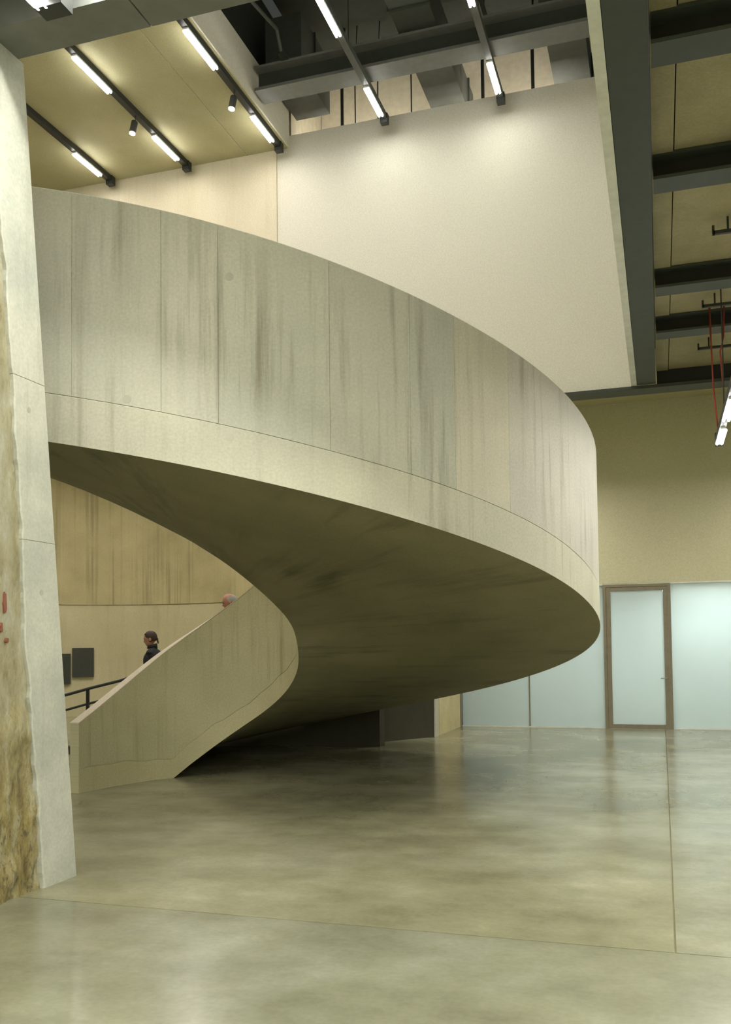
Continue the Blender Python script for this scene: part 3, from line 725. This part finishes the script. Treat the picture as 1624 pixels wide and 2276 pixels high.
# inner balustrade
z8 = lambda k: max(T[k][8], 0.0)
li = lambda k: z8(k)+0.27+0.018*math.sin(k*0.13)+0.008*math.sin(k*0.41)
ribbon('inner_balustrade', list(range(0, NT)), inner_sec(lambda k: li(k)+0.0006, lambda k: T[k][6]-0.012), M['inner'], uvf=lambda k: sI[k])
ribbon('inner_edge_band', list(range(0, NT)), inner_sec(z8, lambda k: li(k)-0.0006, lift=0.10), M['innerband'], uvf=lambda k: sI[k])
ribbon('inner_coping', list(range(0, NT)), lambda k: [(T[k][0]+radial(k).x*q, T[k][1]+radial(k).y*q, z) for q, z in ((0.0, T[k][6]-0.012), (0.0, T[k][6]), (THI, T[k][6]), (THI, T[k][6]-0.012))], M['coping_lit'], uvf=lambda k: sI[k])
# soffit slab (ruled surface), with treads on it
def tread_z(k):
    u = min(k/NS*0.9, 0.9)
    off = 1.62 if u < 0.2 else (1.5+1.2*(0.3-u) if u < 0.3 else 1.5-0.32*(u-0.3)/0.6)
    return max(T[k][6]-off, 0.0)
v = []; f = []; uv = []; NW = 14
for k in range(NT):
    a = T[k]; r = radial(k)
    x0, y0 = a[0], a[1]; x1, y1 = a[2]+r.x*0.001, a[3]+r.y*0.001
    for j in range(NW+1):
        q = j/NW
        z = max(a[8]+(a[4]-a[8])*q, -0.02)
        v.append((x0+(x1-x0)*q, y0+(y1-y0)*q, z)); uv.append((q*3.5, (sI[k]+sO[k])*0.5))
for k in range(NT-1):
    for j in range(NW):
        n = k*(NW+1)+j; f.append((n, n+NW+1, n+NW+2, n+1))
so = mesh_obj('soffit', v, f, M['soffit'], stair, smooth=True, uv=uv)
# treads
k = next(k for k in range(NT) if tread_z(k) > 0.10)
zs = 0.0; rises = []
prevk = k
zt = tread_z(k); nstep = 0
STEPS = []
while k < NS:
    k2 = k
    while k2 < NT-1 and tread_z(k2) < zt+0.155: k2 += 1
    k2 = min(k2, NS)
    if k2 <= k: break
    pts = []
    kk = [k, (k+k2)//2, k2]
    kk = [k, k+(k2-k)//3, k+2*(k2-k)//3, k2]
    A = [(T[q][0]+radial(q).x*(THI+0.002), T[q][1]+radial(q).y*(THI+0.002)) for q in kk]
    B = [(T[q][2]-radial(q).x*TH, T[q][3]-radial(q).y*TH) for q in kk]
    top = max(zt, max(max(T[q][8], T[q][4]) for q in range(k, k2+1))+0.12)
    mb = MB(); zlow = lambda q, c: max(0.0, T[q][c]+0.06)
    ring = [(A[i], zlow(kk[i], 8)) for i in range(4)] + [(B[i], zlow(kk[i], 4)) for i in (3, 2, 1, 0)]
    mb.v = [(p_[0], p_[1], z) for p_, z in ring] + [(p_[0], p_[1], top) for p_, z in ring]
    mb.f = [(i, (i+1) % 8, 8+(i+1) % 8, 8+i) for i in range(8)] + [(0, 7, 6, 1), (1, 6, 5, 2), (2, 5, 4, 3), (8, 9, 10, 11, 12, 13, 14, 15)]
    mb.build('step', M['cap'], stair); STEPS.append((k, k2, top))
    k = k2; zt += 0.155
# landing slab
A0 = (T[NS][0]+radial(NS).x*TH, T[NS][1]+radial(NS).y*TH); B0 = (T[NS][2]-radial(NS).x*TH, T[NS][3]-radial(NS).y*TH)
A1 = (T[NT-1][0]+radial(NT-1).x*TH, T[NT-1][1]+radial(NT-1).y*TH); B1 = (T[NT-1][2]-radial(NT-1).x*TH, T[NT-1][3]-radial(NT-1).y*TH)
zl_ = max(T[NT-1][4], T[NT-1][8])+0.03
MB().prism([A0, A1, B1, B0], zl_, zl_+0.15).build('landing', M['cap'], stair)
def step_top(x, y):
    best = (1e9, 0.0)
    for k in range(0, NS):
        a = T[k]; d_ = Vector((a[2]-a[0], a[3]-a[1])); L = d_.length; d_.normalize()
        q = Vector((x-a[0], y-a[1])); t = q.dot(d_); off = abs(q.x*d_.y-q.y*d_.x)
        if 0 < t < L and off < best[0]:
            best = (off, next((tp for k0, k1, tp in STEPS if k0 <= k < k1), 0.0))
    return best[1]
# wall closing the space under the low end of the flight
uk = list(range(kf(0.13), kf(0.375)))
def und(k):
    a = T[k]; r = radial(k); zt_ = max(0.12, min(tread_z(k)+0.02, T[k][4]+0.5 if T[k][4] > 0.2 else 9))
    return [(a[2]+r.x*0.02, a[3]+r.y*0.02, 0), (a[2]+r.x*0.02, a[3]+r.y*0.02, zt_), (a[2]+r.x*0.22, a[3]+r.y*0.22, zt_), (a[2]+r.x*0.22, a[3]+r.y*0.22, 0)]
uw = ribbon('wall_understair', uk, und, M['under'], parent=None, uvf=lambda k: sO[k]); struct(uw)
# formwork tie holes on the outer face
for u, z in ((0.811, 4.585), (0.844, 3.60), (0.811, 3.30)):
    k = kf(u); r = radial(k); x, y = T[k][2], T[k][3]
    MB().tube([(x-r.x*0.03, y-r.y*0.03, z), (x+r.x*0.002, y+r.y*0.002, z)], 0.033, 18).build('tie_hole', M['hole'], stair)

# ------------------------------------------------------------------ handrail and notices
top = [(-9.3, 11.02, 0.93), (-8.60, 11.16, 0.96), (-8.14, 11.30, 1.008), (-7.833, 11.391, 1.095), (-7.37, 11.534, 1.211), (-6.95, 11.70, 1.36)]
MB().tube(top, 0.022, 10).build('handrail_top', M['rail'], stair, smooth=True)
MB().tube([(x, y, z-0.215) for x, y, z in top], 0.018, 10).build('handrail_lower', M['rail'], stair, smooth=True)
for i, zf in ((1, 0.0), (3, 0.0), (5, 0.0)):
    x, y, z = top[i]
    MB().box(x-0.018, x+0.018, y-0.018, y+0.018, zf, z).build('handrail_post', M['rail'], stair)

def notice(a0, a1, z0, z1, label, r):
    e = empty('notice_board', (TX+r*math.cos(math.radians((a0+a1)/2)), TY+r*math.sin(math.radians((a0+a1)/2)), z0))
    A = Vector((TX+r*math.cos(math.radians(a0)), TY+r*math.sin(math.radians(a0)), 0)); B = Vector((TX+r*math.cos(math.radians(a1)), TY+r*math.sin(math.radians(a1)), 0))
    n = (Vector((TX, TY, 0))-(A+B)/2).normalized()
    mb = MB(); mb.prism([(A.x, A.y), (B.x, B.y), (B.x+n.x*0.03, B.y+n.y*0.03), (A.x+n.x*0.03, A.y+n.y*0.03)], z0, z1); mb.build('board', M['notice'], e, bevel=0.003)
    for P in (A*0.85+B*0.15, A*0.15+B*0.85):
        mb = MB(); mb.tube([(P.x-n.x*0.03, P.y-n.y*0.03, (z0+z1)/2), (P.x+n.x*0.005, P.y+n.y*0.005, (z0+z1)/2)], 0.02, 8); mb.build('standoff', M['rod'], e)
    return tag(e, label, 'notice board', 'dark notice boards')
notice(124.8, 132.8, 0.98, 1.705, 'square black notice board on the curved wall, wholly in view', 3.69)
notice(133.4, 141.5, 0.815, 1.565, 'black notice board half hidden behind the left pier', 3.69)

# ------------------------------------------------------------------ people on the stair
def skin_mesh(verts, edges, radii, sub=1):
    me = bpy.data.meshes.new('tmp'); me.from_pydata(verts, edges, [])
    o = bpy.data.objects.new('tmp', me); C.objects.link(o)
    o.modifiers.new('s', 'SKIN')
    for i, r in enumerate(radii):
        me.skin_vertices[0].data[i].radius = (r, r) if not isinstance(r, tuple) else r
    me.skin_vertices[0].data[0].use_root = True
    sb = o.modifiers.new('b', 'SUBSURF'); sb.levels = sub; sb.render_levels = sub
    dg = bpy.context.evaluated_depsgraph_get(); ev = o.evaluated_get(dg)
    m2 = bpy.data.meshes.new_from_object(ev); bpy.data.objects.remove(o)
    return m2
def ellipsoid(bm, c, r, rot=None, seg=20):
    mt = Matrix.Translation(c) @ (rot or Matrix.Identity(4)) @ Matrix.Diagonal((*r, 1))
    bmesh.ops.create_uvsphere(bm, u_segments=seg, v_segments=seg//2+2, radius=1.0, matrix=mt)
def person(loc, face, height, tilt, mats, hair_style, label):
    """standing figure in a walking pose; local +X is forward, built at 1.75 m and scaled"""
    e = empty('person', loc)
    V = [(0, 0, 0.97), (0.0, 0, 1.12), (0.0, 0, 1.30), (-0.005, 0, 1.43), (0.0, 0, 1.50), (0.015, 0, 1.57)]
    Rr = [0.125, 0.115, (0.15, 0.12), (0.12, 0.10), 0.055, 0.052]
    E = [(0, 1), (1, 2), (2, 3), (3, 4), (4, 5)]
    def chain(root, pts, rad):
        p_ = root
        for q, r in zip(pts, rad):
            V.append(q); Rr.append(r); E.append((p_, len(V)-1)); p_ = len(V)-1
        return p_
    for s in (-1, 1):
        fw = 0.13*s
        chain(0, [(0, 0.09*s, 0.92), (fw*0.8+0.03, 0.10*s, 0.52), (fw-0.02, 0.10*s, 0.10), (fw, 0.10*s, 0.045), (fw+0.13, 0.11*s, 0.03)], [0.095, 0.063, 0.043, 0.042, 0.034])
        wr = chain(3, [(-0.005, 0.17*s, 1.42), (-0.04*s-0.02, 0.215*s, 1.14), (0.06-0.07*s, 0.225*s, 0.90), (0.08-0.07*s, 0.225*s, 0.82)], [0.066, 0.046, 0.034, 0.032])
        bx, by, bz = V[wr]
        for fi, (dy, ln) in enumerate(((0.030, 0.075), (0.010, 0.085), (-0.010, 0.078), (-0.028, 0.060))):
            chain(wr, [(bx+dy*0.9, by+0.005*s, bz-0.045), (bx+dy+0.008, by+0.002*s, bz-0.045-ln*0.5), (bx+dy+0.022, by-0.008*s, bz-0.045-ln*0.9)], [0.0095, 0.0088, 0.0075])
        chain(wr, [(bx+0.040, by-0.010*s, bz-0.02), (bx+0.055, by-0.016*s, bz-0.055)], [0.011, 0.009])
    me = skin_mesh(V, E, Rr, 2)
    bm = bmesh.new(); bm.from_mesh(me)
    # head group, tilted forward about the neck
    ht = Matrix.Translation((0.01, 0, 1.56)) @ Matrix.Rotation(tilt, 4, 'Y')
    def hd(c, r): ellipsoid(bm, ht @ Vector(c), r, Matrix.Rotation(tilt, 4, 'Y'))
    hd((0.005, 0, 0.105), (0.098, 0.076, 0.100)); hd((0.038, 0, 0.055), (0.062, 0.058, 0.072)); hd((0.062, 0, 0.012), (0.034, 0.038, 0.026))
    hd((0.103, 0, 0.068), (0.020, 0.013, 0.016)); hd((0.096, 0, 0.088), (0.013, 0.010, 0.026)); hd((0.090, 0, 0.118), (0.016, 0.052, 0.012))
    hd((0.092, 0, 0.036), (0.012, 0.024, 0.007)); hd((0.091, 0, 0.022), (0.012, 0.022, 0.007))
    for s in (-1, 1): hd((-0.004, 0.078*s, 0.078), (0.020, 0.010, 0.032))
    for s in (-1, 1): ellipsoid(bm, Vector((0, 0.10*s, 1.435)), (0.075, 0.095, 0.05))   # shoulder slope
    ellipsoid(bm, Vector((0.03, 0, 1.30)), (0.115, 0.175, 0.16)); ellipsoid(bm, Vector((-0.03, 0, 1.37)), (0.115, 0.195, 0.125)); ellipsoid(bm, Vector((-0.01, 0, 0.95)), (0.115, 0.165, 0.12))
    bm.to_mesh(me); bm.free()
    t = bpy.data.objects.new('tmp', me); C.objects.link(t)
    rm = t.modifiers.new('r', 'REMESH'); rm.mode = 'VOXEL'; rm.voxel_size = 0.008; rm.use_smooth_shade = True
    sm = t.modifiers.new('s', 'SMOOTH'); sm.iterations = 3; sm.factor = 0.5
    dg = bpy.context.evaluated_depsgraph_get(); body = bpy.data.meshes.new_from_object(t.evaluated_get(dg))
    bpy.data.objects.remove(t)
    body.materials.clear()
    for q in mats[:4]: body.materials.append(q)   # skin, top, trousers, shoes
    for p_ in body.polygons:
        c = p_.center
        hand = abs(c.y) > 0.17 and c.z < 0.845
        if c.z > 1.52+0.25*max(0, -c.x)-0.1*max(0, c.x) or hand: p_.material_index = 0
        elif c.z > 0.93 or abs(c.y) > 0.185: p_.material_index = 1
        elif c.z > 0.085: p_.material_index = 2
        else: p_.material_index = 3
        p_.use_smooth = True
    bo = bpy.data.objects.new('body', body); C.objects.link(bo); bo.parent = e
    # hair
    bm = bmesh.new()
    if hair_style == 'tied':
        ellipsoid(bm, ht @ Vector((-0.004, 0, 0.112)), (0.106, 0.083, 0.104), Matrix.Rotation(tilt, 4, 'Y'), 28)
        kill = [v for v in bm.verts if (lambda q: q.x > 0.062-0.2*max(0, q.z-0.15) and q.z < 0.165 or q.z < 0.03 or (q.x > 0.03 and q.z < 0.10))((ht.inverted() @ v.co))]
        bmesh.ops.delete(bm, geom=kill, context='VERTS')
        ellipsoid(bm, ht @ Vector((-0.094, 0, 0.062)), (0.022, 0.022, 0.024), None, 14)
        ellipsoid(bm, ht @ Vector((-0.098, 0, 0.022)), (0.014, 0.016, 0.040), Matrix.Rotation(0.25, 4, 'Y'), 14)
    else:
        ellipsoid(bm, ht @ Vector((-0.008, 0, 0.095)), (0.104, 0.082, 0.095), Matrix.Rotation(tilt, 4, 'Y'), 28)
        kill = [v for v in bm.verts if (lambda q: q.x > 0.035 or q.z < 0.03 or (q.z > 0.150 and q.x > -0.05) or (q.x > -0.02 and q.z < 0.07))((ht.inverted() @ v.co))]
        bmesh.ops.delete(bm, geom=kill, context='VERTS')
    hm = bpy.data.meshes.new('hair'); bm.to_mesh(hm); bm.free(); hm.materials.append(mats[4])
    for p_ in hm.polygons: p_.use_smooth = True
    ho = bpy.data.objects.new('hair', hm); C.objects.link(ho); ho.parent = e
    if hair_style == 'tied':
        so_ = ho.modifiers.new('t', 'SOLIDIFY'); so_.thickness = 0.008
    # eyes and collar
    for s in (-1, 1):
        bm = bmesh.new(); ellipsoid(bm, ht @ Vector((0.086, 0.030*s, 0.094)), (0.010, 0.014, 0.008), None, 12)
        em = bpy.data.meshes.new('eye'); bm.to_mesh(em); bm.free(); em.materials.append(mats[5])
        eo = bpy.data.objects.new('eye', em); C.objects.link(eo); eo.parent = e
    cv = []; cf = []; n = 24
    for k_ in range(n):
        a = 2*math.pi*k_/n
        for r, z in ((0.066, 1.505), (0.068, 1.555-0.02*math.cos(a)), (0.076, 1.550-0.02*math.cos(a)), (0.082, 1.49)):
            cv.append((0.006+r*math.cos(a), r*0.95*math.sin(a), z))
    for k_ in range(n):
        for j_ in range(4):
            k2_ = (k_+1) % n
            cf.append((k_*4+j_, k2_*4+j_, k2_*4+(j_+1) % 4, k_*4+(j_+1) % 4))
    cm = bpy.data.meshes.new('collar'); cm.from_pydata(cv, [], cf); cm.materials.append(mats[1])
    for p_ in cm.polygons: p_.use_smooth = True
    co = bpy.data.objects.new('collar', cm); C.objects.link(co); co.parent = e
    e.rotation_euler = (0, 0, face); e.scale = (height/1.755,)*3
    return tag(e, label, 'person', 'people on the stair')
skinA = plain('skin_tan', (0.42, 0.22, 0.14), 0.55); skinB = plain('skin_pink', (0.52, 0.26, 0.19), 0.5)
jack = plain('black_jacket', (0.012, 0.012, 0.014), 0.7); trou = plain('dark_trousers', (0.02, 0.02, 0.025), 0.8); shoe = plain('black_shoes', (0.015, 0.012, 0.01), 0.5)
hairA = plain('dark_brown_hair', (0.045, 0.022, 0.012), 0.6); hairB = plain('grey_hair', (0.38, 0.36, 0.34), 0.7); eyem = plain('eye_dark', (0.03, 0.02, 0.02), 0.3)
shirt = plain('grey_shirt', (0.20, 0.21, 0.22), 0.8)
FACE = math.atan2(-0.305, -0.952)
for (x, y, head, tl, mats, hs, lb) in ((-6.82, 11.46, 1.895, 14, (skinA, jack, trou, shoe, hairA, eyem), 'tied', 'person in a black jacket with tied-back dark hair walking down the stair'),
                                    (-5.72, 11.75, 2.415, 18, (skinB, shirt, trou, shoe, hairB, eyem), 'bald', 'person further up, only a balding head with grey hair above the parapet')):
    zf = step_top(x, y)
    person((x, y, zf), FACE, head-zf, math.radians(tl), mats, hs, lb)
